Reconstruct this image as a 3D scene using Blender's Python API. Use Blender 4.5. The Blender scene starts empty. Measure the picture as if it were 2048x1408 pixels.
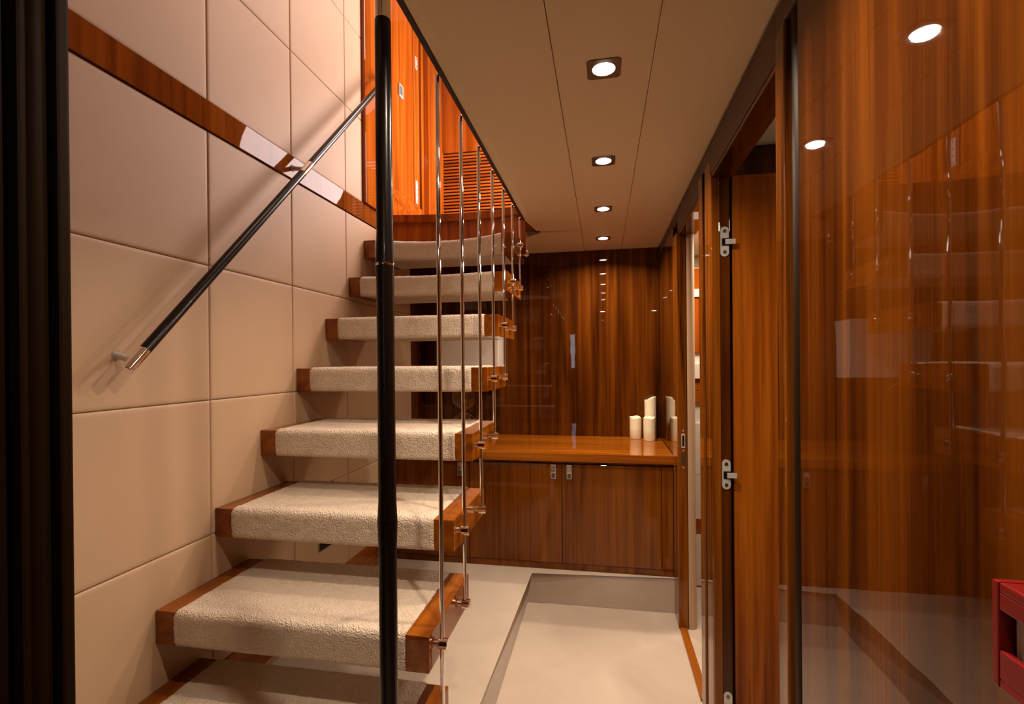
import bpy, bmesh, math, random
from mathutils import Vector, Matrix, noise

random.seed(7)
E = 1.229            # height of the eye above the lower floor; local z of everything below is measured from the eye
sc = bpy.context.scene
COL = sc.collection

# ------------------------------------------------------------------ camera
cam_d = bpy.data.cameras.new('camera')
cam = bpy.data.objects.new('camera', cam_d)
COL.objects.link(cam)
sc.camera = cam
F = 986.02
cam_d.sensor_fit = 'HORIZONTAL'
cam_d.sensor_width = 36.0
cam_d.lens = F / 2048 * 36
cam_d.clip_start = 0.02
cam_d.shift_y = 22.08 / 2048
YAW, ROLL = 0.182, -0.0088
cam.matrix_world = (Matrix.Translation((0, 0, E)) @ Matrix.Rotation(YAW, 4, 'Z') @
                    Matrix.Rotation(math.pi / 2 - 0.0027, 4, 'X') @ Matrix.Rotation(ROLL, 4, 'Z'))

# ------------------------------------------------------------------ world, exposure
w = bpy.data.worlds.new('world')
sc.world = w
w.use_nodes = True
w.node_tree.nodes['Background'].inputs[0].default_value = (1.0, 0.72, 0.5, 1)
w.node_tree.nodes['Background'].inputs[1].default_value = 0.02
sc.view_settings.view_transform = 'Standard'
sc.view_settings.look = 'None'
sc.view_settings.gamma = 1.0
sc.view_settings.use_curve_mapping = False
sc.view_settings.exposure = 0.04
sc.cycles.max_bounces = 10
sc.cycles.diffuse_bounces = 6
sc.cycles.glossy_bounces = 5
sc.cycles.sample_clamp_indirect = 6.0
sc.cycles.caustics_reflective = False
sc.cycles.use_denoising = True

# ------------------------------------------------------------------ big lights
def area(name, loc, target, size, watts, color, shape='DISK', size_y=None, spread=math.pi):
    d = bpy.data.lights.new(name, 'AREA')
    d.shape = shape
    d.size = size
    if size_y:
        d.size_y = size_y
    d.energy = watts
    d.color = color
    d.spread = spread
    o = bpy.data.objects.new(name, d)
    COL.objects.link(o)
    l = Vector((loc[0], loc[1], loc[2] + E))
    t = Vector((target[0], target[1], target[2] + E))
    o.location = l
    o.rotation_euler = (t - l).to_track_quat('-Z', 'Y').to_euler()
    return o

WARM = (1.0, 0.79, 0.60)
UP_LIGHT = area('saloon_light', (-0.28, 3.06, 1.36), (-1.17, 2.45, 1.15), 0.72, 32, (1.0, 0.80, 0.76))
WALL_FILL = area('added_wall_fill', (-0.30, 2.75, 2.30), (-1.17, 2.2, 1.1), 0.4, 16, (1.0, 0.82, 0.78))  # added lamp brightening the upper left wall, high enough to miss the band's reflection
WOOD_FILL = area('added_wood_fill', (-0.35, 1.5, 2.05), (-0.5, 1.6, 0), 0.5, 5, (1.0, 0.70, 0.52))  # added fill for the upstairs wood and landing, with no fitting of its own
CABIN_LIGHT = area('cabin_light', (0.80, 2.50, 0.585), (0.72, 2.50, -1), 0.25, 14, (1.0, 0.80, 0.62))
CABIN2_LIGHT = area('front_cabin_light', (1.1, 1.0, 0.66), (1.0, 1.0, -1), 0.2, 5, (1.0, 0.80, 0.6))
REAR_LIGHT = area('aft_light', (0.0, -0.65, 0.675), (0, -0.65, -1), 0.06, 3, WARM)

# ------------------------------------------------------------------ materials
def lin(h):
    h = h.lstrip('#')
    out = []
    for i in (0, 2, 4):
        c = int(h[i:i + 2], 16) / 255
        out.append(c / 12.92 if c <= 0.04045 else ((c + 0.055) / 1.055) ** 2.4)
    return (*out, 1)

def new_mat(name):
    m = bpy.data.materials.new(name)
    m.use_nodes = True
    nt = m.node_tree
    return m, nt, nt.nodes['Principled BSDF']

def plain(name, col, rough=0.5, metal=0.0, coat=0.0, bump=None, spec=0.5, var=0.0, varscale=4):
    m, nt, b = new_mat(name)
    b.inputs['Base Color'].default_value = col
    b.inputs['Roughness'].default_value = rough
    b.inputs['Metallic'].default_value = metal
    b.inputs['Coat Weight'].default_value = coat
    b.inputs['Coat Roughness'].default_value = 0.03
    b.inputs['Specular IOR Level'].default_value = spec
    tc = nt.nodes.new('ShaderNodeTexCoord')
    if var:
        n = nt.nodes.new('ShaderNodeTexNoise')
        n.inputs['Scale'].default_value = varscale
        n.inputs['Detail'].default_value = 4
        nt.links.new(tc.outputs['Object'], n.inputs['Vector'])
        mr = nt.nodes.new('ShaderNodeMapRange')
        mr.inputs[1].default_value = 0.3
        mr.inputs[2].default_value = 0.7
        mr.inputs[3].default_value = 1 - var
        mr.inputs[4].default_value = 1 + var
        nt.links.new(n.outputs['Fac'], mr.inputs[0])
        mx = nt.nodes.new('ShaderNodeVectorMath')
        mx.operation = 'SCALE'
        mx.inputs[0].default_value = col[:3]
        nt.links.new(mr.outputs[0], mx.inputs['Scale'])
        nt.links.new(mx.outputs[0], b.inputs['Base Color'])
    if bump:
        n = nt.nodes.new('ShaderNodeTexNoise')
        n.inputs['Scale'].default_value = bump[0]
        n.inputs['Detail'].default_value = 3
        nt.links.new(tc.outputs['Object'], n.inputs['Vector'])
        bp = nt.nodes.new('ShaderNodeBump')
        bp.inputs['Strength'].default_value = bump[1]
        bp.inputs['Distance'].default_value = bump[2]
        nt.links.new(n.outputs['Fac'], bp.inputs['Height'])
        nt.links.new(bp.outputs[0], b.inputs['Normal'])
    return m

def wood(name, dark, mid, light, axis='Z', coat=1.0, rough=0.4, fine=1.0, figure=1.0, coat_ior=1.42, pos=False):
    """long-grained veneer under clear lacquer; the grain runs along axis"""
    m, nt, b = new_mat(name)
    N, L = nt.nodes, nt.links
    if pos:
        src = N.new('ShaderNodeNewGeometry').outputs['Position']
    else:
        src = N.new('ShaderNodeTexCoord').outputs['Object']
    oi = N.new('ShaderNodeObjectInfo')
    off = N.new('ShaderNodeVectorMath')
    off.operation = 'SCALE'
    off.inputs[0].default_value = (3.1, 5.7, 7.3)
    L.new(oi.outputs['Random'], off.inputs['Scale'])
    add = N.new('ShaderNodeVectorMath')
    add.operation = 'ADD'
    L.new(src, add.inputs[0])
    L.new(off.outputs[0], add.inputs[1])
    def mapped(sc_across, sc_along):
        mp = N.new('ShaderNodeMapping')
        s = [sc_across] * 3
        s['XYZ'.index(axis)] = sc_along
        mp.inputs['Scale'].default_value = s
        L.new(add.outputs[0], mp.inputs['Vector'])
        return mp.outputs[0]
    # broad cathedral figure
    n1 = N.new('ShaderNodeTexNoise')
    n1.inputs['Scale'].default_value = 1
    n1.inputs['Detail'].default_value = 2
    n1.inputs['Distortion'].default_value = 0.25
    L.new(mapped(8 * figure, 0.45), n1.inputs['Vector'])
    # turn the broad figure into rings
    mul = N.new('ShaderNodeMath'); mul.operation = 'MULTIPLY'
    mul.inputs[1].default_value = 7.0
    L.new(n1.outputs['Fac'], mul.inputs[0])
    sn = N.new('ShaderNodeMath'); sn.operation = 'PINGPONG'
    sn.inputs[1].default_value = 1.0
    L.new(mul.outputs[0], sn.inputs[0])
    # streaks
    n2 = N.new('ShaderNodeTexNoise')
    n2.inputs['Scale'].default_value = 1
    n2.inputs['Detail'].default_value = 5
    n2.inputs['Roughness'].default_value = 0.65
    L.new(mapped(45 * fine, 0.8), n2.inputs['Vector'])
    n3 = N.new('ShaderNodeTexNoise')
    n3.inputs['Scale'].default_value = 1
    n3.inputs['Detail'].default_value = 2
    L.new(mapped(280 * fine, 6), n3.inputs['Vector'])
    def wsum(a, b2, wa, wb):
        m1 = N.new('ShaderNodeMath'); m1.operation = 'MULTIPLY'; m1.inputs[1].default_value = wa
        m2 = N.new('ShaderNodeMath'); m2.operation = 'MULTIPLY_ADD'; m2.inputs[1].default_value = wb
        L.new(a, m1.inputs[0]); L.new(b2, m2.inputs[0]); L.new(m1.outputs[0], m2.inputs[2])
        return m2.outputs[0]
    v = wsum(sn.outputs[0], n2.outputs['Fac'], 0.28, 0.80)
    v = wsum(v, n3.outputs['Fac'], 1.0, 0.18)
    cr = N.new('ShaderNodeValToRGB')
    cr.color_ramp.elements[0].position = 0.42
    cr.color_ramp.elements[0].color = dark
    cr.color_ramp.elements[1].position = 0.88
    cr.color_ramp.elements[1].color = light
    e = cr.color_ramp.elements.new(0.62)
    e.color = mid
    L.new(v, cr.inputs[0])
    L.new(cr.outputs[0], b.inputs['Base Color'])
    b.inputs['Roughness'].default_value = rough
    b.inputs['Specular IOR Level'].default_value = 0.0
    b.inputs['Coat Weight'].default_value = coat
    b.inputs['Coat Roughness'].default_value = 0.015
    b.inputs['Coat IOR'].default_value = coat_ior
    # very slight waviness of the lacquer
    n4 = N.new('ShaderNodeTexNoise')
    n4.inputs['Scale'].default_value = 6
    L.new(src, n4.inputs['Vector'])
    bp = N.new('ShaderNodeBump')
    bp.inputs['Strength'].default_value = 0.03
    bp.inputs['Distance'].default_value = 0.01
    L.new(n4.outputs['Fac'], bp.inputs['Height'])
    L.new(bp.outputs[0], b.inputs['Coat Normal'])
    return m

def carpet(name, col, col2, loop=330, strength=0.7, dist=0.004, patch=True):
    m, nt, b = new_mat(name)
    N, L = nt.nodes, nt.links
    tc = N.new('ShaderNodeTexCoord')
    vo = N.new('ShaderNodeTexVoronoi')
    vo.inputs['Scale'].default_value = loop
    L.new(tc.outputs['Object'], vo.inputs['Vector'])
    n = N.new('ShaderNodeTexNoise')
    n.inputs['Scale'].default_value = loop * 1.6
    n.inputs['Detail'].default_value = 3
    L.new(tc.outputs['Object'], n.inputs['Vector'])
    ad = N.new('ShaderNodeMath'); ad.operation = 'SUBTRACT'
    L.new(n.outputs['Fac'], ad.inputs[0]); L.new(vo.outputs['Distance'], ad.inputs[1])
    bp = N.new('ShaderNodeBump')
    bp.inputs['Strength'].default_value = strength
    bp.inputs['Distance'].default_value = dist
    L.new(ad.outputs[0], bp.inputs['Height'])
    L.new(bp.outputs[0], b.inputs['Normal'])
    cr = N.new('ShaderNodeValToRGB')
    cr.color_ramp.elements[0].position = 0.25
    cr.color_ramp.elements[0].color = col
    cr.color_ramp.elements[1].position = 0.75
    cr.color_ramp.elements[1].color = col2
    p = N.new('ShaderNodeTexNoise')
    p.inputs['Scale'].default_value = 3.0 if patch else 30
    p.inputs['Detail'].default_value = 3
    p.inputs['Distortion'].default_value = 0.8
    L.new(tc.outputs['Object'], p.inputs['Vector'])
    mixv = N.new('ShaderNodeMath'); mixv.operation = 'MULTIPLY_ADD'
    mixv.inputs[1].default_value = 0.35
    L.new(n.outputs['Fac'], mixv.inputs[0])
    sc2 = N.new('ShaderNodeMath'); sc2.operation = 'MULTIPLY'; sc2.inputs[1].default_value = 0.65
    L.new(p.outputs['Fac'], sc2.inputs[0]); L.new(sc2.outputs[0], mixv.inputs[2])
    L.new(mixv.outputs[0], cr.inputs[0])
    L.new(cr.outputs[0], b.inputs['Base Color'])
    b.inputs['Roughness'].default_value = 0.95
    b.inputs['Specular IOR Level'].default_value = 0.1
    b.inputs['Sheen Weight'].default_value = 0.15
    return m

def emit(name, col, strength):
    m = bpy.data.materials.new(name)
    m.use_nodes = True
    nt = m.node_tree
    nt.nodes.clear()
    e = nt.nodes.new('ShaderNodeEmission')
    e.inputs[0].default_value = col
    e.inputs[1].default_value = strength
    o = nt.nodes.new('ShaderNodeOutputMaterial')
    nt.links.new(e.outputs[0], o.inputs[0])
    return m

WD = (0.030, 0.0070, 0.0009, 1)
WM = (0.072, 0.0172, 0.0017, 1)
WL = (0.145, 0.0400, 0.0034, 1)
OD = (0.200, 0.0390, 0.0030, 1)
OM = (0.320, 0.0700, 0.0060, 1)
OL = (0.430, 0.1120, 0.0110, 1)
M_wall_wood = wood('walnut_veneer_gloss', WD, WM, WL, 'Z')
M_wall_wood_dim = wood('walnut_veneer_back', WD, WM, WL, 'Z', figure=0.8)
M_leaf_wood = wood('walnut_veneer_door', (0.10, 0.018, 0.0016, 1), (0.23, 0.054, 0.004, 1), (0.40, 0.115, 0.009, 1), 'Z', rough=0.3, coat=0.8, fine=0.9, figure=1.5)
M_trim_wood = wood('walnut_trim', WD, (0.15, 0.040, 0.003, 1), (0.26, 0.078, 0.007, 1), 'Z', figure=1.6)
M_head = wood('walnut_head_lining', WD, WM, WL, 'Y', fine=0.7)
M_worktop = wood('cherry_worktop', (0.19, 0.048, 0.003, 1), (0.28, 0.076, 0.005, 1), (0.38, 0.118, 0.009, 1), 'X', fine=0.7)
M_cab_wood = wood('cabinet_veneer', (0.085, 0.021, 0.0018, 1), (0.145, 0.039, 0.003, 1), (0.215, 0.064, 0.005, 1), 'Z', coat=0.8, figure=0.7)
M_block = wood('cherry_tread_end', (0.13, 0.030, 0.0025, 1), (0.20, 0.050, 0.0035, 1), (0.29, 0.083, 0.006, 1), 'Y', fine=0.7)
M_orange = wood('cherry_panel', OD, OM, OL, 'Z', coat=0.9)
M_orange_h = wood('cherry_panel_along', OD, OM, OL, 'X', coat=0.8)
M_band = wood('cherry_band', (0.12, 0.028, 0.004, 1), (0.19, 0.047, 0.006, 1), (0.27, 0.072, 0.009, 1), 'Z', fine=1.0, coat_ior=1.3, coat=0.55)
M_edge = plain('dark_brown_edging', (0.030, 0.012, 0.005, 1), 0.4, spec=0.2)
M_dark_trim = plain('dark_lacquer', (0.012, 0.005, 0.002, 1), 0.5, coat=0.0, spec=0.1)
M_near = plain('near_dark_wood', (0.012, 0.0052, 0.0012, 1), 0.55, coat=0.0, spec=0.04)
M_gap = plain('gap_black', (0.004, 0.003, 0.002, 1), 0.8)
M_cream = plain('cream_leather', lin('#b89a7b'), 0.55, bump=(260, 0.08, 0.001), var=0.03, varscale=2.5, spec=0.3)
M_ceil = plain('cream_headliner', lin('#e0ccab'), 0.6, bump=(300, 0.05, 0.001), spec=0.3)
M_fascia = plain('brown_leather_fascia', (0.10, 0.055, 0.026, 1), 0.55, var=0.08, varscale=6, spec=0.3)
M_white = plain('white_paint', lin('#e6ddcf'), 0.45)
M_board = plain('underside_paint', lin('#cfc4b2'), 0.5)
M_carpet_f = carpet('floor_carpet', lin('#a99888'), lin('#c3b3a3'), 420, 0.35, 0.003)
M_carpet_t = carpet('tread_carpet', lin('#d9c5ad'), lin('#ecddc9'), 230, 0.8, 0.0065, False)
M_chrome = plain('chrome', (0.95, 0.93, 0.93, 1), 0.05, metal=1.0)
M_satin = plain('satin_steel', (0.62, 0.60, 0.57, 1), 0.3, metal=0.35)
M_gun = plain('gunmetal', (0.20, 0.17, 0.13, 1), 0.35, metal=0.9)
M_leather = plain('dark_leather', (0.007, 0.0035, 0.0025, 1), 0.26, coat=0.06, spec=0.25, bump=(500, 0.05, 0.0005))
M_wax = plain('ivory_wax', lin('#f0e8c8'), 0.5)
M_black = plain('black_plastic', (0.006, 0.006, 0.006, 1), 0.2)
M_red = plain('red_plastic', (0.20, 0.002, 0.002, 1), 0.35)
M_card = plain('white_card', lin('#cfc6c0'), 0.6)
M_ink = plain('navy_ink', (0.01, 0.012, 0.03, 1), 0.5)
M_lens = emit('lamp_glow', (1.0, 0.86, 0.76, 1), 34)
M_screen = plain('grey_display', (0.10, 0.11, 0.12, 1), 0.2)
M_wax.node_tree.nodes['Principled BSDF'].inputs['Subsurface Weight'].default_value = 0.25
M_wax.node_tree.nodes['Principled BSDF'].inputs['Subsurface Radius'].default_value = (0.02, 0.012, 0.006)
gm, gnt, gb = new_mat('clear_glass')
gb.inputs['Transmission Weight'].default_value = 1.0
gb.inputs['Roughness'].default_value = 0.0
gb.inputs['IOR'].default_value = 1.45
gb.inputs['Base Color'].default_value = (0.96, 0.96, 0.96, 1)
M_glass = gm

# ------------------------------------------------------------------ mesh helpers (z measured from the eye)
def put(bm, name, mat, parent=None, origin=None, smooth=False, label=None, cat=None, group=None, kind=None, auto=None):
    """link the bmesh as ONE object; its origin is the base of the shape or the parent's origin"""
    bmesh.ops.recalc_face_normals(bm, faces=bm.faces)
    for v in bm.verts:
        v.co.z += E
    if parent is not None and origin is None:
        o3 = parent['_o']
        org = Vector(o3)
    elif origin is not None:
        org = Vector((origin[0], origin[1], origin[2] + E))
    else:
        xs = [v.co.x for v in bm.verts]; ys = [v.co.y for v in bm.verts]; zs = [v.co.z for v in bm.verts]
        org = Vector(((min(xs) + max(xs)) / 2, (min(ys) + max(ys)) / 2, min(zs)))
    for v in bm.verts:
        v.co -= org
    me = bpy.data.meshes.new(name)
    bm.to_mesh(me)
    bm.free()
    mats = mat if isinstance(mat, (list, tuple)) else [mat]
    for mm in mats:
        me.materials.append(mm)
    if smooth:
        for p in me.polygons:
            p.use_smooth = True
    o = bpy.data.objects.new(name, me)
    COL.objects.link(o)
    if auto:
        pass
    o['_o'] = tuple(org)
    if parent is not None:
        o.parent = parent
        o.location = org - Vector(parent['_o'])
    else:
        o.location = org
    tag(o, label, cat, group, kind)
    return o

def tag(o, label=None, cat=None, group=None, kind=None):
    if label: o['label'] = label
    if cat: o['category'] = cat
    if group: o['group'] = group
    if kind: o['kind'] = kind
    return o

def empty(name, loc, label=None, cat=None, group=None, kind=None):
    o = bpy.data.objects.new(name, None)
    o.empty_display_size = 0.05
    COL.objects.link(o)
    l = Vector((loc[0], loc[1], loc[2] + E))
    o.location = l
    o['_o'] = tuple(l)
    return tag(o, label, cat, group, kind)

def box(x0, x1, y0, y1, z0, z1, bev=0.0, seg=2, bm=None):
    own = bm is None
    b = bmesh.new()
    vs = [b.verts.new((x, y, z)) for x in (x0, x1) for y in (y0, y1) for z in (z0, z1)]
    for f in ((0, 1, 3, 2), (4, 6, 7, 5), (0, 4, 5, 1), (2, 3, 7, 6), (0, 2, 6, 4), (1, 5, 7, 3)):
        b.faces.new([vs[i] for i in f])
    if bev:
        bmesh.ops.bevel(b, geom=b.edges[:], offset=bev, segments=seg, profile=0.6, affect='EDGES')
    if own:
        return b
    merge(bm, b)
    return bm

def merge(bm, b):
    me = bpy.data.meshes.new('t')
    b.to_mesh(me)
    b.free()
    bm.from_mesh(me)
    bpy.data.meshes.remove(me)

def prism(pts, axis, a, c, bev=0.0):
    """polygon pts (2D in the two other axes, in xyz order) extruded along axis from a to c"""
    b = bmesh.new()
    def mk(p, t):
        q = list(p)
        q.insert('xyz'.index(axis), t)
        return b.verts.new(q)
    v0 = [mk(p, a) for p in pts]
    v1 = [mk(p, c) for p in pts]
    n = len(pts)
    b.faces.new(v0[::-1]); b.faces.new(v1)
    for i in range(n):
        b.faces.new((v0[i], v0[(i + 1) % n], v1[(i + 1) % n], v1[i]))
    if bev:
        bmesh.ops.bevel(b, geom=b.edges[:], offset=bev, segments=2, affect='EDGES')
    return b

def tube(p0, p1, r0, r1=None, n=20, bm=None, cap=0.0):
    p0, p1 = Vector(p0), Vector(p1)
    r1 = r0 if r1 is None else r1
    b = bmesh.new()
    d = (p1 - p0)
    L = d.length
    q = d.normalized().to_track_quat('Z', 'Y').to_matrix()
    prof = [(r0, 0), (r1, L)]
    if cap:
        prof = [(r0 - cap, 0), (r0, cap), (r1, L - cap), (r1 - cap, L)]
    rings = []
    for r, t in prof:
        rings.append([b.verts.new(p0 + q @ Vector((r * math.cos(2 * math.pi * k / n), r * math.sin(2 * math.pi * k / n), t))) for k in range(n)])
    for a, c in zip(rings, rings[1:]):
        for k in range(n):
            b.faces.new((a[k], a[(k + 1) % n], c[(k + 1) % n], c[k]))
    b.faces.new(rings[0][::-1]); b.faces.new(rings[-1])
    if bm is None:
        return b
    merge(bm, b)
    return bm

def lathe(cx, cy, prof, n=32, closed=True):
    b = bmesh.new()
    rings = []
    for r, z in prof:
        if r < 1e-6:
            rings.append([b.verts.new((cx, cy, z))])
        else:
            rings.append([b.verts.new((cx + r * math.cos(2 * math.pi * k / n), cy + r * math.sin(2 * math.pi * k / n), z)) for k in range(n)])
    for a, c in zip(rings, rings[1:]):
        for k in range(n):
            if len(a) == 1 and len(c) == 1: continue
            if len(a) == 1: b.faces.new((a[0], c[(k + 1) % n], c[k]))
            elif len(c) == 1: b.faces.new((a[k], a[(k + 1) % n], c[0]))
            else: b.faces.new((a[k], a[(k + 1) % n], c[(k + 1) % n], c[k]))
    if closed:
        if len(rings[0]) > 1: b.faces.new(rings[0][::-1])
        if len(rings[-1]) > 1: b.faces.new(rings[-1])
    return b

def smooth_by_angle(o, ang=35):
    for p in o.data.polygons:
        p.use_smooth = True
    try:
        o.data.set_sharp_from_angle(angle=math.radians(ang))
    except Exception:
        pass
    return o

# ------------------------------------------------------------------ dimensions
XL, XR = -1.17, 0.34        # faces of the left and right walls
YB = 3.109                  # face of the far wall
ZC = 0.687                  # lower ceiling
ZF = -1.229                 # lower floor
ZP = -1.07                  # raised carpeted platform
ZD = 0.81                   # upper deck
RUN, RISE = 0.2069, 0.2103
TY7, TZ7 = 1.1094, -0.65    # front edge of the seventh tread from the top

# ================================================================== SETTING
# floors
fl = put(box(-1.25, 1.75, -1.35, 3.2, ZF - 0.08, ZF), 'floor', M_carpet_f, kind='structure',
         label='lower hallway floor in pale beige cut pile carpet')
# raised platform: L shape with a rounded carpeted lip
def platform():
    pts = [(-1.168, 0.42), (-0.387, 0.42), (-0.387, 2.492), (0.338, 2.492), (0.338, 3.10), (-1.168, 3.10)]
    b = prism(pts, 'z', ZF + 0.001, ZP)
    ed = []
    for e in b.edges:
        a, c = e.verts
        if abs(a.co.z - ZP) < 1e-6 and abs(c.co.z - ZP) < 1e-6:
            m = (a.co + c.co) / 2
            if abs(m.x + 0.387) < 1e-3 or abs(m.y - 2.492) < 1e-3:
                ed.append(e)
    bmesh.ops.bevel(b, geom=ed, offset=0.026, segments=6, profile=0.5, affect='EDGES')
    return b
pf = put(platform(), 'floor', M_carpet_f, kind='structure', label='raised beige carpeted platform under the stairs with a rounded step edge')
smooth_by_angle(pf, 40)

# left wall: backing, padded cream panels, wood band, skirting
wl = put(box(XL - 0.06, XL - 0.012, -1.35, 3.2, ZF, 2.9), 'wall_left', M_cream, kind='structure',
         label='tall left wall covered in cream padded leather panels')
cols = [0.08, 0.487, 0.895, 1.303, 1.711, 2.120, 2.528, 2.90]
rows_low = [-1.229, -0.924, -0.5165, -0.1087, 0.2991, 0.7068]
def padded(y0, y1, z0, z1):
    g = 0.0006
    b = bmesh.new()
    y0 += g; y1 -= g; z0 += g; z1 -= g
    n = 8
    def s(t):   # soft shoulder at the edge
        d = min(t, 1 - t)
        return d
    grid = []
    us = [0, 0.004, 0.012, 0.03, 0.08, 0.25, 0.5, 0.75, 0.92, 0.97, 0.988, 0.996, 1]
    for u in us:
        row = []
        for v in us:
            dy = min(u, 1 - u) * (y1 - y0); dz = min(v, 1 - v) * (z1 - z0)
            d = min(dy, dz)
            t = min(d / 0.007, 1)
            depth = -0.004 * (1 - math.sqrt(max(0, 1 - (1 - t) ** 2)))
            row.append(b.verts.new((XL + depth, y0 + u * (y1 - y0), z0 + v * (z1 - z0))))
        grid.append(row)
    for i in range(len(us) - 1):
        for j in range(len(us) - 1):
            b.faces.new((grid[i][j], grid[i + 1][j], grid[i + 1][j + 1], grid[i][j + 1]))
    # returns to the backing
    loop = [grid[i][0] for i in range(len(us))] + [grid[-1][j] for j in range(1, len(us))] + \
           [grid[i][-1] for i in range(len(us) - 2, -1, -1)] + [grid[0][j] for j in range(len(us) - 2, 0, -1)]
    bk = [b.verts.new((XL - 0.011, v.co.y, v.co.z)) for v in loop]
    for i in range(len(loop)):
        k = (i + 1) % len(loop)
        b.faces.new((loop[i], loop[k], bk[k], bk[i]))
    return b
for i in range(len(cols) - 1):
    for j in range(1, len(rows_low) - 1):
        if cols[i] > 2.5 and rows_low[j + 1] < -0.4:
            pass
        o = put(padded(cols[i], cols[i + 1], rows_low[j], rows_low[j + 1]), 'panel', M_cream, wl)
        smooth_by_angle(o, 50)
for i in range(len(cols) - 3):
    a, c = cols[i], min(cols[i + 1], 2.285)
    for j in range(5):
        z0 = 0.797 + 0.4078 * j
        o = put(padded(a, c, z0, z0 + 0.4078), 'panel', M_cream, wl)
        smooth_by_angle(o, 50)
o = put(padded(2.120, 2.285, 0.797, 1.205), 'panel', M_cream, wl); smooth_by_angle(o, 50)
for j in range(1, 5):
    o = put(padded(2.120, 2.285, 0.797 + 0.4078 * j, 0.797 + 0.4078 * (j + 1)), 'panel', M_cream, wl); smooth_by_angle(o, 50)
put(box(XL - 0.011, XL + 0.005, -1.3, 2.70, 0.709, 0.797, 0.0015), 'trim_1', M_band, kind='structure',
    label='glossy cherry wood band running level along the left wall')
put(box(XL - 0.011, XL + 0.006, 0.42, 2.50, ZP + 0.028, -0.922, 0.0015), 'baseboard_left', M_block, kind='structure',
    label='cherry skirting along the foot of the left wall under the stairs')
put(box(XL - 0.011, XL + 0.003, 2.903, YB, -0.50, ZC), 'trim_2', M_wall_wood_dim, kind='structure',
    label='dark wood return at the far end of the left wall')

# far wall with veneer leaves
wb = put(box(-1.25, 1.75, YB + 0.008, YB + 0.06, ZF, ZC + 0.02), 'wall_back', M_gap, kind='structure',
         label='glossy walnut veneer wall at the far end of the hallway')
xs = [-1.169, -0.94, -0.455, -0.062, 0.339]
for a, c in zip(xs, xs[1:]):
    put(box(a + 0.0004, c - 0.0004, YB, YB + 0.008, -0.5, ZC - 0.001), 'panel', M_wall_wood_dim, wb)

# ceiling slab with the stair opening, then headliner panels below
ce = bmesh.new()
merge(ce, prism([(-0.368, -1.35), (1.75, -1.35), (1.75, 3.2), (-0.324, 3.2), (-0.324, 2.645), (-0.368, 2.43)], 'z', 0.700, 0.800))
box(-1.182, -0.368, -1.35, 0.562, 0.700, 0.800, bm=ce)
cei = put(ce, 'ceiling', M_ceil, kind='structure', label='cream headliner ceiling of the lower hallway in long panels')
def cpanel(x0, x1, y0, y1):
    b = box(x0 + 0.0008, x1 - 0.0008, y0, y1, ZC, 0.700)
    ed = [e for e in b.edges if all(abs(v.co.z - ZC) < 1e-6 for v in e.verts)]
    bmesh.ops.bevel(b, geom=ed, offset=0.003, segments=3, affect='EDGES')
    return b
smooth_by_angle(put(cpanel(0.119, XR + 0.0, -1.3, YB), 'panel', M_ceil, cei), 50)
smooth_by_angle(put(cpanel(-0.105, 0.119, -1.3, YB), 'panel', M_ceil, cei), 50)
b = prism([(-0.1058, ZC), (-0.1058, 0.700), (-0.372, 0.700), (-0.3715, 0.6980), (-0.366, 0.6970), (-0.338, ZC)], 'y', -1.3, 2.625)
for v in b.verts:                       # the end of the strip is cut back towards the curved landing
    if v.co.y > 2 and v.co.x < -0.30:
        v.co.y = 2.42 + (v.co.x + 0.372) * 4.7
put(b, 'panel', M_ceil, cei)
# far soffit behind the opening, its edge following the curved landing
pts = [(-0.1058, 2.622), (-0.325, 2.625), (-0.40, 2.69), (-0.46, 2.74), (-0.60, 2.79), (-1.168, 2.80), (-1.168, YB - 0.001), (-0.1058, YB - 0.001)]
put(prism(pts, 'z', ZC, 0.700), 'panel', M_ceil, cei)
put(box(-1.168, -0.372, -1.3, 0.558, ZC, 0.700, 0.002), 'panel', M_ceil, cei)
put(prism([(-0.3735, 0.568), (-0.384, 0.580), (-0.384, 2.395), (-0.3735, 2.42)], 'z', ZC + 0.0085, 0.712), 'trim_3', M_edge, kind='structure',
    label='thin dark wood edging along the stair opening in the ceiling')
put(box(-1.168, -0.375, 0.559, 0.572, ZC - 0.001, 0.712), 'trim_4', M_dark_trim, kind='structure',
    label='dark wood edging across the near end of the stair opening')

# landing of the upper deck: slab, curved nosing, curved riser
def arc(off, xs_n=18, x0=-1.168, x1=-0.38):
    out = []
    for k in range(xs_n + 1):
        x = x0 + (x1 - x0) * k / xs_n
        t = (x + 0.78) / 0.39
        out.append((x, 2.592 - 0.058 * t * t + off))
    return out
a0 = arc(0.0)
top = [(x, y) for x, y in a0] + [(-0.38, 3.9), (-1.168, 3.9)]
put(prism([(x, y + 0.03) for x, y in a0] + [(-0.38, 3.9), (-1.168, 3.9)], 'z', 0.765, 0.806), 'floor', M_carpet_f, kind='structure', label='upper landing floor behind the curved wooden nosing')
nose = [(x, y) for x, y in a0] + [(x, y + 0.05) for x, y in reversed(a0)]
b = prism(nose, 'z', 0.772, 0.812)
ed = [e for e in b.edges if abs(e.verts[0].co.z - e.verts[1].co.z) < 1e-6 and min(v.co.y for v in e.verts) <= max(y for x, y in a0) + 1e-4]
bmesh.ops.bevel(b, geom=ed, offset=0.006, segments=3, affect='EDGES')
smooth_by_angle(put(b, 'trim_5', M_orange, kind='structure', label='curved cherry wood nosing of the upper landing'), 40)
ris = [(x, y + 0.022) for x, y in arc(0.0, x1=-0.392)] + [(x, y + 0.04) for x, y in reversed(arc(0.0, x1=-0.392))]
smooth_by_angle(put(prism(ris, 'z', 0.565, 0.772), 'trim_6', M_orange, kind='structure', label='curved cherry wood riser under the landing nosing'), 30)
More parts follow.
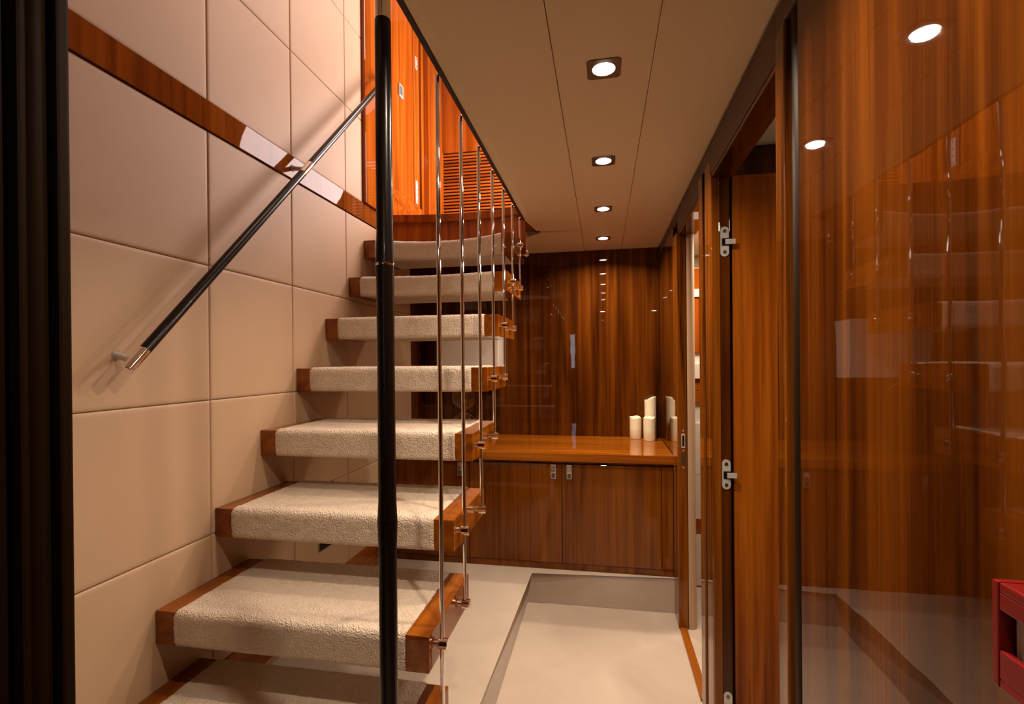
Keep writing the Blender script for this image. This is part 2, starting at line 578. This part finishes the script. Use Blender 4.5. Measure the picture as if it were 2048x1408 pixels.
# short riser return to the ceiling corner
put(prism([(-0.392, 2.557), (-0.392, 2.577), (-0.325, 2.637), (-0.325, 2.617)], 'z', 0.690, 0.772), 'trim_7', M_band, kind='structure',
    label='glossy wood return where the landing riser meets the ceiling corner')
# upper deck right of the opening, and the saloon walls and ceiling around the stairwell
put(box(-0.372, 1.75, -1.35, 4.2, 0.801, 0.812), 'floor', M_carpet_f, kind='structure', label='upper deck floor beside the stair opening')
put(box(-1.182, -0.372, -1.35, 0.56, 0.801, 0.812), 'floor', M_carpet_f, kind='structure', label='upper deck floor at the near end of the stair opening')
put(box(-1.25, 1.80, -1.40, 4.25, 2.50, 2.58), 'ceiling', M_ceil, kind='structure', label='pale saloon ceiling above the stairwell')
put(box(1.75, 1.80, -1.40, 4.25, 0.80, 2.50), 'wall_right', M_cream, kind='structure', label='cream side wall of the upper saloon')
put(box(-1.25, 1.80, -1.45, -1.40, 0.80, 2.50), 'wall_front', M_cream, kind='structure', label='cream wall of the upper saloon behind the viewer')

# wood joinery upstairs on the left
uw = put(box(XL - 0.011, XL + 0.018, 2.287, 2.480, 0.80, 2.49, 0.002), 'wall_left', M_orange, kind='structure',
         label='bright orange cherry wood pilaster upstairs beside the cream wall')
put(box(XL - 0.011, XL + 0.008, 2.481, 2.948, 1.004, 2.49, 0.0015), 'panel', M_orange, uw)
put(box(XL - 0.011, XL + 0.003, 2.970, 3.066, 1.004, 2.49, 0.0015), 'panel', M_orange, uw)
put(box(XL - 0.011, XL + 0.010, 2.481, 3.13, 0.808, 1.002, 0.0015), 'panel', M_orange_h, uw)
put(box(XL - 0.011, XL - 0.006, 2.736, 3.20, 1.0, 2.49), 'gap', M_gap, uw)
put(box(XL - 0.011, XL + 0.012, 3.082, 3.125, 0.808, 2.49, 0.0015), 'panel', M_orange, uw)
put(box(XL - 0.011, XL + 0.045, 3.128, 3.41, 0.808, 2.49, 0.002), 'post', M_orange, uw)
def plate(y0, y1, z0, z1, label, cat, screws):
    x = XL + 0.003
    t = put(box(x, x + 0.003, y0, y1, z0, z1, 0.0012), cat, M_satin, uw)
    for s in screws:
        put(tube((x + 0.003, (y0 + y1) / 2, s), (x + 0.0045, (y0 + y1) / 2, s), 0.0045, n=10), 'screw', M_gun, t)
    return t
plate(3.00, 3.036, 1.888, 1.966, '', 'strike_plate', (1.905, 1.95))
plate(2.99, 3.028, 1.02, 1.165, '', 'strike_plate', (1.035, 1.075, 1.11, 1.15))
# louvred wall facing the stairs
lw = put(box(-1.18, -0.30, 3.43, 3.47, 0.80, 2.50), 'wall_back', M_gap, kind='structure',
         label='upstairs cherry wall with a louvred lower half')
put(box(-1.178, -0.30, 3.412, 3.43, 1.505, 2.49, 0.002), 'panel', M_orange, lw)
put(box(-1.135, -1.120, 3.395, 3.43, 0.81, 1.505, 0.002), 'post', M_orange, lw)
z = 0.83
while z < 1.50:
    b = prism([(3.409, z), (3.412, z + 0.0145), (3.428, z + 0.0155), (3.426, z + 0.002)], 'x', -1.12, -0.31, 0.0008)
    put(b, 'slat', M_orange_h, lw)
    z += 0.0232
put(box(-0.30, 1.75, 3.43, 4.2, 0.80, 2.50), 'wall_back', M_orange, kind='structure', label='upstairs cherry wood bulkhead right of the louvres')

# ------------------------------------------------------------------ right wall
wr = bmesh.new()
box(0.372, 0.40, -1.35, 1.059, ZF, 0.700, bm=wr)
box(0.372, 0.40, 2.40, 3.2, ZF, 0.700, bm=wr)
box(0.372, 0.397, 1.66, 1.856, ZF, 0.700, bm=wr)
box(0.372, 0.40, 1.059, 1.66, 0.60, 0.700, bm=wr)
box(0.372, 0.40, 1.856, 2.40, 0.60, 0.700, bm=wr)
wrt = put(wr, 'wall_right', M_gap, kind='structure', label='long glossy walnut wall with doorways on the right')
put(box(XR, 0.372, -0.45, 0.944, ZF, 0.640, 0.003), 'panel', M_wall_wood, wrt)
put(box(XR, 0.372, -1.33, -0.452, ZF, 0.640, 0.003), 'panel', M_wall_wood, wrt)
put(box(XR, 0.372, 1.008, 1.059, ZF, 0.640, 0.0045), 'stile', M_trim_wood, wrt)
put(box(XR, 0.372, 1.656, 1.744, ZF, 0.640, 0.006), 'stile', M_trim_wood, wrt)
put(box(XR, 0.372, 1.786, 1.856, ZF, 0.640, 0.0045), 'stile', M_trim_wood, wrt)
put(box(XR, 0.372, 2.492, YB, ZF, 0.640, 0.002), 'panel', M_wall_wood_dim, wrt)
# round dark beads in the grooves, ending just below the fascia
for ya, yb in ((0.946, 1.006), (1.746, 1.784)):
    yc = (ya + yb) / 2
    r = (yb - ya) / 2
    pr = [(XR + 0.010 + 0.022 * (1 - math.sin(math.pi * k / 12)) if False else XR + 0.004 + r * 0.9 * (1 - math.sin(math.pi * k / 12)), ya + (yb - ya) * (1 - math.cos(math.pi * k / 12)) / 2) for k in range(13)]
    pr += [(0.3715, yb), (0.3715, ya)]
    o = put(prism(pr, 'z', ZF, 0.632), 'bead', M_dark_trim, wrt)
    smooth_by_angle(o, 30)
# leather fascia above the doors
def fascia(y0, y1, z0):
    return put(box(XR + 0.0015, 0.372, y0, y1, z0, ZC - 0.002, 0.002), 'fascia', M_fascia, wrt)
fascia(-1.33, 1.059, 0.640)
fascia(1.060, 1.655, 0.590)
fascia(1.656, 1.856, 0.640)
fascia(1.857, 2.36, 0.584)
fascia(2.361, YB, 0.640)

# doorway lining of the nearer cabin
put(box(XR + 0.004, 0.410, 1.060, 1.655, 0.577, 0.5895, 0.002), 'trim_8', M_head, kind='structure', label='dark wood head lining of the nearer doorway on the right')
j1 = bmesh.new()
box(XR + 0.001, 0.366, 1.648, 1.656, ZF, 0.588, 0.003, bm=j1)
jb = put(j1, 'trim_9', M_trim_wood, kind='structure', label='rounded wood jamb edge of the nearer doorway')
put(box(0.3665, 0.3955, 1.650, 1.658, ZF, 0.588, 0.001), 'trim_10', M_wall_wood_dim, kind='structure', label='hinge side jamb lining of the nearer doorway')
put(box(0.3725, 0.398, 1.059, 1.066, ZF, 0.588, 0.001), 'trim_11', M_wall_wood_dim, kind='structure', label='near side jamb lining of the nearer doorway')
# partition behind the open leaf, with the cabin behind
put(box(0.398, 1.75, 1.702, 1.84, ZF, 0.687), 'wall_back', M_wall_wood, kind='structure', label='walnut partition behind the open door leaf')
put(box(0.401, 1.75, -1.33, 1.70, 0.687, 0.699), 'ceiling', M_white, kind='structure', label='pale ceiling seen through the nearer doorway')
put(box(1.70, 1.75, -1.33, 3.2, ZF, 0.686), 'wall_right', M_cream, kind='structure', label='cream outer wall of the cabins on the right')

# open door leaf with concealed hinges
d1 = put(box(0.4055, 0.985, 1.660, 1.698, ZF + 0.012, 0.582, 0.003), 'door_1', M_leaf_wood, kind='structure',
         label='walnut door leaf folded open behind the hinged jamb of the nearer doorway')
def hinge(zc):
    yf = 1.6495
    h = bmesh.new()
    # plate with rounded ends
    x0, x1, z0, z1 = 0.3675, 0.3925, zc - 0.047, zc + 0.047
    r = (x1 - x0) / 2
    pts = []
    for k in range(13):
        a = math.pi * k / 12
        pts.append(((x0 + x1) / 2 + r * math.cos(a), z1 - r + r * math.sin(a)))
    for k in range(13):
        a = math.pi + math.pi * k / 12
        pts.append(((x0 + x1) / 2 + r * math.cos(a), z0 + r + r * math.sin(a)))
    merge(h, prism(pts, 'y', yf - 0.003, yf + 0.004))
    hp = put(h, 'hinge', M_satin, d1, label='satin steel concealed hinge')
    put(box(x0 + 0.004, x1 + 0.004, yf - 0.0045, yf - 0.0028, zc - 0.013, zc + 0.010), 'recess', M_black, hp)
    put(box(x0 + 0.014, 0.410, yf - 0.010, yf - 0.004, zc - 0.010, zc + 0.006, 0.001), 'arm', M_satin, hp)
    for s in (-1, 1):
        put(tube(((x0 + x1) / 2, yf - 0.0045, zc + s * 0.033), ((x0 + x1) / 2, yf - 0.0028, zc + s * 0.033), 0.0055, n=14), 'screw', M_gun, hp)
for zc in (0.372, -0.361, -1.095):
    hinge(zc)

# far doorway
put(box(XR + 0.004, 0.420, 1.857, 2.352, 0.570, 0.5835, 0.002), 'trim_12', M_head, kind='structure', label='wood head lining of the farther doorway')
put(box(0.333, 0.376, 2.352, 2.490, ZF, 0.583, 0.004), 'trim_13', M_trim_wood, kind='structure', label='wood jamb of the farther doorway beside the cabinet')
put(box(0.3725, 0.398, 1.856, 1.862, ZF, 0.583, 0.001), 'trim_14', M_wall_wood_dim, kind='structure', label='near jamb lining of the farther doorway')
put(box(XR - 0.003, 0.369, 1.862, 2.350, ZF + 0.0005, ZF + 0.010, 0.003), 'trim_15', M_block, kind='structure', label='reddish wood threshold strip of the farther doorway')
d2 = empty('door_2', (0.357, 2.351, ZF), kind='structure', label='lock strike hardware on the far jamb of the farther doorway')
t = put(box(0.350, 0.366, 2.3505, 2.3522, -0.40, -0.335, 0.0006), 'strike_plate', M_satin, d2)
put(box(0.3535, 0.3625, 2.3497, 2.3506, -0.392, -0.343), 'slot', M_black, t)
t = put(box(0.350, 0.366, 2.3505, 2.3522, -0.475, -0.425, 0.0006), 'strike_plate', M_gun, d2)
for zz in (-0.322, -0.412, -0.49):
    put(tube((0.358, 2.3495, zz), (0.358, 2.3522, zz), 0.0035, n=10), 'screw', M_satin, d2)
# cream rounded pilaster inside and lining
pp = [(0.378, 2.353), (0.395, 2.352), (0.408, 2.358), (0.4145, 2.370), (0.4145, 2.62), (0.378, 2.62)]
smooth_by_angle(put(prism(pp, 'z', ZF, 0.60), 'trim_16', M_cream, kind='structure', label='cream leather covered rounded pilaster inside the farther doorway'), 60)
put(box(0.401, 1.75, 1.842, 3.108, 0.600, 0.612), 'ceiling', M_white, kind='structure', label='cream ceiling of the cabin behind the farther doorway')
put(box(0.40, 1.75, 2.98, 3.108, ZF, 0.60), 'wall_back', M_cream, kind='structure', label='cream end wall of the far cabin')

# near dark door frame on the left
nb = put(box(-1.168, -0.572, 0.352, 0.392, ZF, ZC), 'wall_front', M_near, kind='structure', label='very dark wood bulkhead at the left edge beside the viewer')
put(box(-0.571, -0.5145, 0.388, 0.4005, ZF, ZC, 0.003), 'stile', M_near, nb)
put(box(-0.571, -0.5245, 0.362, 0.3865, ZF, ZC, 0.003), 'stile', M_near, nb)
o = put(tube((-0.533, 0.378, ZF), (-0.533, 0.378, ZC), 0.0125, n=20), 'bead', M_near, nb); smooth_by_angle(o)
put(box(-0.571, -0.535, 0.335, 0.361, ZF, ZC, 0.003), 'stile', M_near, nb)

# closing walls behind the viewer
put(box(-1.25, 1.80, -1.42, -1.35, ZF, 0.80), 'wall_front', M_wall_wood_dim, kind='structure', label='walnut wall behind the viewer')

wn = put(box(-0.485, -0.405, -1.349, -1.335, -0.12, 0.42, 0.003), 'window_1', M_dark_trim, kind='structure', label='narrow daylight window in the wall behind the viewer')
put(box(-0.475, -0.415, -1.3345, -1.332, -0.105, 0.405), 'pane', emit('daylight_pane', (0.75, 0.86, 1.0, 1), 5.0), wn)

# ================================================================== CABINETS
WT = -0.467
wt = put(box(-1.166, 0.338, 2.499, YB - 0.002, WT - 0.042, WT, 0.002), 'worktop', M_worktop,
         label='glossy cherry worktop spanning the low cabinets at the far wall', cat='worktop')
put(box(0.2885, 0.2895, 2.51, YB - 0.004, WT, WT + 0.0006), 'inlay_line', M_block, wt)
def latch(x, zc, door):
    h = put(box(x - 0.0125, x + 0.0125, 2.517, 2.5235, zc - 0.036, zc + 0.036, 0.0018), 'latch', M_satin, door, label='small polished steel latch')
    put(box(x - 0.0095, x + 0.0095, 2.5125, 2.5175, zc - 0.004, zc + 0.032, 0.0015), 'lever', M_chrome, h)
    put(box(x - 0.0095, x + 0.0095, 2.5155, 2.5172, zc - 0.032, zc - 0.008, 0.0006), 'recess', M_gun, h)
def cabinet(x0, x1, doors, label):
    r = empty('base_cabinet', ((x0 + x1) / 2, 2.8, ZP), label=label, cat='cabinet', group='low cabinets under the worktop')
    put(box(x0, x1, 2.545, YB - 0.004, ZP + 0.001, WT - 0.0425), 'body', M_cab_wood, r)
    put(box(x0, x1, 2.527, 2.5445, WT - 0.056, WT - 0.043), 'rail', M_cab_wood, r)
    put(box(x0, x1, 2.530, 2.5445, ZP + 0.001, ZP + 0.034), 'plinth', M_cab_wood, r)
    for a, c, hx in doors:
        d = put(box(a + 0.0015, c - 0.0015, 2.5235, 2.5445, ZP + 0.037, WT - 0.059, 0.0015), 'door', M_cab_wood, r)
        if hx is not None:
            latch(hx, -0.565, d)
    return r
cabinet(-1.166, -0.701, [(-1.166, -0.701, -0.750)], 'low walnut cabinet with one latched door, left end, half hidden behind the stair treads')
cabinet(-0.700, 0.337, [(-0.700, -0.211, -0.254), (-0.211, 0.281, -0.173), (0.281, 0.337, None)], 'low walnut cabinet with a pair of latched doors below the candles')

# ================================================================== STAIRCASE
st = empty('staircase', (-0.79, 1.5, ZF), label='open staircase of carpeted treads with cherry end blocks climbing along the left wall', cat='staircase')
TH = 0.088
TX0, TX1 = XL + 0.001, -0.4101
def carpet_mesh(x0, x1, depth, sag, seedv, res=0.0055):
    """carpet wrapped over front edge, built around the tread's front left top corner (0,0,0)"""
    prof = []
    r = 0.020
    fy = -0.005
    prof.append((0.030, -TH - 0.001))
    prof.append((fy + 0.012, -TH - 0.001))
    for k in range(1, 5):
        a = -math.pi / 2 - (math.pi / 2) * k / 4
        prof.append((fy + 0.012 + 0.012 * math.cos(a), -TH + 0.011 + 0.012 * math.sin(a)))
    z = -TH + 0.011
    while z < 0.004 - r - res:
        z += res
        prof.append((fy, z))
    for k in range(0, 6):
        a = math.pi - (math.pi / 2) * k / 5
        prof.append((fy + r + r * math.cos(a), 0.004 - r + r * math.sin(a)))
    y = fy + r
    while y < depth - res:
        y += res
        prof.append((y, 0.004))
    prof.append((depth + 0.002, 0.0))
    prof.append((depth + 0.002, -0.03))
    b = bmesh.new()
    nx = int((x1 - x0) / res)
    rows = []
    for i in range(nx + 1):
        x = x0 + (x1 - x0) * i / nx
        row = []
        for j, (y, z) in enumerate(prof):
            p = Vector((x, y, z))
            nz = noise.noise(Vector((x * 150 + seedv, y * 150, z * 150))) * 0.0016
            nz += noise.noise(Vector((x * 40 + seedv, y * 40, z * 40))) * 0.0006
            nz += noise.noise(Vector((x * 9 + seedv, y * 9, z * 9))) * 0.0009
            if j < 2 or j >= len(prof) - 2: nz = 0
            # direction: outwards
            if z > -0.001: d = Vector((0, 0, 1))
            elif y < 0.002: d = Vector((0, -1, 0.15))
            else: d = Vector((0, -0.3, -0.5))
            p += d * nz
            if i == 0 or i == nx:
                p.z -= 0.003 if z > 0 else 0
                p.y += 0.002 if y < 0 else 0
                p.x += noise.noise(Vector((seedv, y * 90, z * 90))) * 0.003
            t = (x - (x0 + x1) / 2) / ((x1 - x0) / 2)
            p.y += sag * (1 - t * t) * max(0.0, 1 - max(y, 0) / 0.3)
            row.append(b.verts.new(p))
        rows.append(row)
    for i in range(nx):
        for j in range(len(prof) - 1):
            b.faces.new((rows[i][j], rows[i + 1][j], rows[i + 1][j + 1], rows[i][j + 1]))
    for row in (rows[0], rows[-1]):     # close the two ends and the underside
        b.faces.new(row)
    for i in range(nx):
        b.faces.new((rows[i][0], rows[i][-1], rows[i + 1][-1], rows[i + 1][0]))
    return b
def local_obj(bm, name, mat, parent, smooth=True):
    bmesh.ops.recalc_face_normals(bm, faces=bm.faces)
    me = bpy.data.meshes.new(name)
    bm.to_mesh(me); bm.free()
    me.materials.append(mat)
    o = bpy.data.objects.new(name, me)
    COL.objects.link(o)
    o.parent = parent
    if smooth: smooth_by_angle(o, 60)
    return o
BW = 0.060
CL0, CL1 = BW - 0.001, (TX1 - TX0) - BW + 0.001
def make_tread(front_y, top_z, depth, sag, seedv):
    core = box(0.02, TX1 - TX0 - 0.02, 0.012 + sag * 1.05, depth - 0.004, -TH + 0.001, -0.012)
    tr = local_obj(core, 'tread', M_board, st, False)
    tr.location = Vector((TX0, front_y, top_z + E)) - Vector(st['_o'])
    c = local_obj(carpet_mesh(CL0, CL1, depth, sag, seedv), 'carpet', M_carpet_t, tr)
    c['label'] = 'cream looped pile carpet wrapped over the tread'
    e1 = local_obj(box(0, BW, 0, depth, -TH, 0, 0.0018), 'end_block', M_block, tr, False)
    e2 = local_obj(box(TX1 - TX0 - BW, TX1 - TX0, 0, depth, -TH, 0, 0.0018), 'end_block', M_block, tr, False)
    return tr
def copy_tread(src, front_y, top_z):
    t = src.copy(); COL.objects.link(t)
    t.location = Vector((TX0, front_y, top_z + E)) - Vector(st['_o'])
    for ch in list(src.children):
        k = ch.copy(); COL.objects.link(k); k.parent = t
    return t
TD = 0.352
fy = {k: TY7 + (7 - k) * RUN for k in range(1, 9)}
tz = {k: TZ7 + (7 - k) * RISE for k in range(1, 9)}
t7 = make_tread(fy[7], tz[7], TD, 0.0, 3.3)
for k in (8, 6, 5, 4, 3):
    copy_tread(t7, fy[k], tz[k])
t2 = make_tread(fy[2] - 0.006, tz[2], TD, 0.040, 9.1)
t1 = make_tread(fy[1] - 0.058, tz[1], TD - 0.03, 0.095, 5.2)

# balusters with clamps
BX = -0.394
Yb = lambda i: 1.159 + 0.2040 * i
def clamp(parent, y, z):
    h = bmesh.new()
    tube((TX1 - 0.001, y, z), (BX - 0.0088, y, z), 0.0078, n=18, bm=h)
    tube((BX - 0.0090, y, z), (BX + 0.0150, y, z), 0.0132, n=24, bm=h, cap=0.0015)
    o = put(h, 'clamp', M_chrome, parent); smooth_by_angle(o, 35)
    return o
for i in range(7):
    k = 7 - i                      # passes the front of tread k, ends at the back of tread k+1
    y = Yb(i)
    zb = tz[k + 1] - 0.042
    b = tube((BX, y, zb - 0.016), (BX, y, 0.705), 0.0055, n=16, cap=0.001)
    bo = put(b, 'baluster', M_chrome, st); smooth_by_angle(bo, 30)
    clamp(bo, y, zb)
    clamp(bo, y, tz[k] - 0.042)
y = Yb(7)
bo = put(tube((BX, y, tz[1] - 0.058), (BX, y, 0.70), 0.0055, n=16, cap=0.001), 'baluster', M_chrome, st); smooth_by_angle(bo, 30)
clamp(bo, y, tz[1] - 0.042)

# pole
PX, PY = -0.3935, 0.853
po = empty('pole', (PX, PY, ZF), label='tall dark leather wrapped pole with ringed joints rising beside the stairs through the ceiling opening', cat='pole')
prof = [(0.0166, ZF + 0.02), (0.0163, -0.80), (0.0166, -0.34), (0.0182, -0.300), (0.0184, -0.292)]
o = put(lathe(PX, PY, prof, 36), 'sleeve', M_leather, po); smooth_by_angle(o, 40)
prof = [(0.0182, -0.290), (0.0176, -0.280), (0.0163, -0.25), (0.0158, 0.0), (0.0162, 0.15), (0.0172, 0.178)]
o = put(lathe(PX, PY, prof, 36), 'sleeve', M_leather, po); smooth_by_angle(o, 40)
o = put(lathe(PX, PY, [(0.0165, 0.1785), (0.0172, 0.181), (0.0165, 0.1835)], 36), 'joint_ring', M_chrome, po); smooth_by_angle(o, 60)
prof = [(0.0172, 0.184), (0.0165, 0.20), (0.0150, 0.24), (0.0149, 0.60), (0.0149, 0.629), (0.0143, 0.631)]
o = put(lathe(PX, PY, prof, 36), 'sleeve', M_leather, po); smooth_by_angle(o, 40)
o = put(lathe(PX, PY, [(0.0142, 0.6312), (0.0142, 1.60), (0.010, 1.61)], 36), 'cap', M_chrome, po); smooth_by_angle(o, 40)
o = put(lathe(PX, PY, [(0.030, ZF + 0.0008), (0.030, ZF + 0.012), (0.020, ZF + 0.0198)], 36), 'base', M_chrome, po); smooth_by_angle(o, 40)

# handrail on the left wall
RX = -1.100
hr = empty('handrail', (XL, 1.6, 0.64), label='dark leather handrail with chrome ferrules slanting up the cream wall', cat='handrail')
SL = 1.0354
def rp(y): return (RX, y, -0.014 + (y - 0.974) * SL)
def seg(y0, y1, r, name, mat, cap=0.0):
    o = put(tube(rp(y0), rp(y1), r, n=28, cap=cap), name, mat, hr); smooth_by_angle(o, 35); return o
seg(0.9745, 1.0225, 0.0142, 'ferrule', M_chrome, 0.0012)
seg(1.0227, 1.674, 0.0136, 'grip', M_leather)
seg(1.6742, 1.726, 0.0140, 'ferrule', M_chrome)
seg(1.7262, 2.375, 0.0136, 'grip', M_leather)
seg(2.3752, 2.425, 0.0140, 'ferrule', M_chrome, 0.0012)
for yb, xw in ((0.999, XL), (1.700, XL + 0.0055), (2.400, XL + 0.0185)):
    p = rp(yb)
    h = bmesh.new()
    tube((xw + 0.0003, yb + 0.012, p[2] + 0.012), (RX - 0.012, yb, p[2]), 0.0085, 0.0075, n=16, bm=h)
    tube((xw + 0.0003, yb + 0.012, p[2] + 0.012), (xw + 0.004, yb + 0.0112, p[2] + 0.0112), 0.0115, n=20, bm=h)
    o = put(h, 'bracket', M_satin, hr); smooth_by_angle(o, 35)

# ================================================================== LIGHT FITTINGS
lab = {0: 'recessed square downlight overhead, nearest to the viewer and out of view',
       1: 'recessed square downlight nearest in view, the largest on the ceiling',
       2: 'second recessed square downlight from the viewer',
       3: 'third recessed square downlight from the viewer',
       4: 'recessed square downlight nearest the far wall, the smallest'}
LX = 0.008
def downlight(i):
    y = 1.1808 + 0.543 * (i - 1)
    r = empty('downlight', (LX, y, ZC), label=lab[i], cat='downlight', group='row of ceiling downlights')
    b = bmesh.new()
    s = 0.0391
    n = 32
    outer, inner, top = [], [], []
    for k in range(n):
        a = 2 * math.pi * (k + 0.5) / n
        c, sn = math.cos(a), math.sin(a)
        m = max(abs(c), abs(sn))
        outer.append((LX + s * c / m, y + s * sn / m))
        inner.append((LX + 0.0265 * c, y + 0.0265 * sn))
    vo = [b.verts.new((x, yy, ZC - 0.0025)) for x, yy in outer]
    vu = [b.verts.new((x, yy, ZC - 0.0002)) for x, yy in outer]
    vi = [b.verts.new((x, yy, ZC - 0.0025)) for x, yy in inner]
    vt = [b.verts.new((x, yy, ZC - 0.0004)) for x, yy in inner]
    for k in range(n):
        q = (k + 1) % n
        b.faces.new((vo[k], vo[q], vi[q], vi[k]))
        b.faces.new((vo[k], vu[k], vu[q], vo[q]))
        b.faces.new((vi[k], vi[q], vt[q], vt[k]))
    put(b, 'bezel', M_gun, r)
    o = put(lathe(LX, y, [(0.0, ZC - 0.0062), (0.010, ZC - 0.0058), (0.020, ZC - 0.0035), (0.0262, ZC - 0.0012)], 28, closed=False), 'lens', M_lens, r)
    for p in o.data.polygons: p.use_smooth = True
    a = area('downlight_lamp', (LX, y, ZC - 0.0075), (LX, y, -1), 0.045, 7.8, WARM, spread=math.radians(150))
    return r
for i in (1, 2, 3, 4, 0):
    downlight(i)

# ================================================================== SMALL THINGS
# candles on the worktop
def candle(x, y, h, slant, phase, label):
    n = 40
    R = 0.0345
    b = bmesh.new()
    rings = []
    def topz(a):
        return WT + 0.001 + h + slant * math.cos(a - phase) + 0.003 * math.sin(3 * a + phase * 2)
    prof = [(R - 0.002, 0.0), (R, 0.03)]
    for rr, tt in [(R - 0.0015, 0.0), (R, 0.003), (R, 0.5), (R, 0.95)]:
        rings.append([b.verts.new((x + rr * math.cos(2 * math.pi * k / n), y + rr * math.sin(2 * math.pi * k / n),
                      (WT + 0.001) + ((topz(2 * math.pi * k / n) - WT - 0.001) * tt if tt > 0.01 else tt)) ) for k in range(n)])
    for rr, dz in [(R, -0.003), (R - 0.002, 0.0), (R - 0.005, -0.002), (R - 0.012, -0.010), (0.004, -0.014)]:
        rings.append([b.verts.new((x + rr * math.cos(2 * math.pi * k / n), y + rr * math.sin(2 * math.pi * k / n),
                      topz(2 * math.pi * k / n) * (rr / R) + (WT + 0.001 + h) * (1 - rr / R) + dz)) for k in range(n)])
    for a, c in zip(rings, rings[1:]):
        for k in range(n):
            b.faces.new((a[k], a[(k + 1) % n], c[(k + 1) % n], c[k]))
    b.faces.new(rings[0][::-1]); b.faces.new(rings[-1])
    root = put(b, 'candle', M_wax, label=label, cat='candle', group='ivory pillar candles on the worktop')
    smooth_by_angle(root, 60)
    o = put(tube((x, y, WT + h - 0.013), (x + 0.001, y, WT + h - 0.004), 0.0014, n=8), 'wick', M_black, root)
    return root
candle(0.1905, 3.045, 0.128, 0.004, 2.2, 'short ivory pillar candle, leftmost of the three')
candle(0.2650, 2.975, 0.135, 0.003, 1.0, 'short ivory pillar candle in front of the tall candle')
candle(0.2790, 3.060, 0.240, 0.013, -0.4, 'tall ivory pillar candle with slanted top in the corner')

# hourglass shaped glass ornament
HX, HY = -0.805, 2.80
prof = []
def sph(zc, R, a0, a1, n=16):
    for k in range(n + 1):
        a = math.radians(a0 + (a1 - a0) * k / n)
        prof.append((R * math.cos(a), zc + R * math.sin(a)))
sph(-0.375, 0.085, -72, 77)
sph(-0.205, 0.079, -76, 85)
h = lathe(HX, HY, prof, 36)
o = put(h, 'glass_ornament', M_glass, label='clear glass double bubble ornament standing on the worktop behind the treads', cat='ornament')
smooth_by_angle(o, 60)
so = o.modifiers.new('shell', 'SOLIDIFY'); so.thickness = 0.0035; so.offset = -1
put(lathe(HX, HY, [(0.030, WT + 0.0005), (0.034, WT + 0.004), (0.024, WT + 0.012)], 28), 'base', M_glass, o)

# cream box on the far wall, seen between two treads
cb = put(box(-1.025, -0.628, 2.955, YB - 0.0005, -0.105, 0.215, 0.004), 'wall_cabinet', M_white,
         label='plain cream box cabinet on the far wall seen between the treads', cat='cabinet')
put(box(-1.022, -0.631, 2.9525, 2.9548, -0.102, 0.212, 0.001), 'door', M_white, cb)

# black socket plate low on the left wall
so_ = put(box(XL + 0.0003, XL + 0.003, 1.866, 2.012, -0.790, -0.690, 0.001), 'socket_plate', M_satin,
          label='black socket plate with thin metal rim on the cream wall under the stairs', cat='socket')
put(box(XL + 0.003, XL + 0.0065, 1.871, 2.008, -0.785, -0.695, 0.001), 'cover', M_black, so_)

# thermostat upstairs
th = put(box(XL + 0.0084, XL + 0.020, 2.712, 2.767, 1.560, 1.632, 0.002), 'thermostat', M_satin,
         label='small square metal framed thermostat on the orange wood upstairs', cat='thermostat')
put(box(XL + 0.020, XL + 0.0215, 2.719, 2.754, 1.570, 1.622, 0.0005), 'display', M_screen, th)

# red box at the right edge
rb = empty('red_box', (0.30, 0.28, -0.206), label='bright red wall box holding a white card at the right edge', cat='box')
put(box(0.334, 0.3395, 0.16, 0.360, -0.205, -0.139, 0.001), 'back_plate', M_red, rb)
put(box(0.240, 0.334, 0.3545, 0.360, -0.205, -0.139, 0.0012), 'side', M_red, rb)
put(box(0.240, 0.334, 0.16, 0.354, -0.145, -0.139, 0.0012), 'top', M_red, rb)
put(box(0.240, 0.334, 0.16, 0.354, -0.205, -0.199, 0.0012), 'bottom', M_red, rb)
put(box(0.240, 0.2445, 0.16, 0.354, -0.156, -0.1452, 0.001), 'front_lip', M_red, rb)
put(box(0.240, 0.2445, 0.16, 0.354, -0.1988, -0.181, 0.001), 'front_lip', M_red, rb)
cd = put(box(0.2475, 0.2485, 0.165, 0.3515, -0.198, -0.146), 'card', M_card, rb)
put(tube((0.2474, 0.3385, -0.1672), (0.2468, 0.3385, -0.1672), 0.0018, n=12), 'printed_dot', M_ink, cd)

# fitted unit in the far cabin, seen through the slit of the doorway
cu = empty('drawer_unit', (0.70, 2.8, ZF), label='white and cherry wood fitted unit glimpsed inside the far doorway', cat='cabinet')
X0, X1, Y0, Y1 = 0.425, 1.10, 2.80, 2.978
put(box(X0, X1, Y0 + 0.012, Y1, ZF, 0.50), 'carcass', M_white, cu)
def front(z0, z1, mat, name, dy=0.0):
    return put(box(X0, X1, Y0 - dy, Y0 + 0.0115, z0, z1, 0.0015), name, mat, cu)
front(0.385, 0.495, M_orange, 'drawer')
front(0.340, 0.383, M_white, 'shelf', 0.01)
front(0.04, 0.338, M_orange, 'door')
front(-0.10, -0.02, M_white, 'shelf', 0.012)
front(-0.165, -0.102, M_orange, 'drawer')
front(-0.23, -0.167, M_orange, 'drawer')
front(-0.62, -0.34, M_white, 'door')
front(-0.86, -0.622, M_white, 'door')
front(-0.94, -0.862, M_orange, 'drawer')
front(-1.22, -0.942, M_white, 'door')

for o in bpy.data.objects:
    if '_o' in o:
        del o['_o']
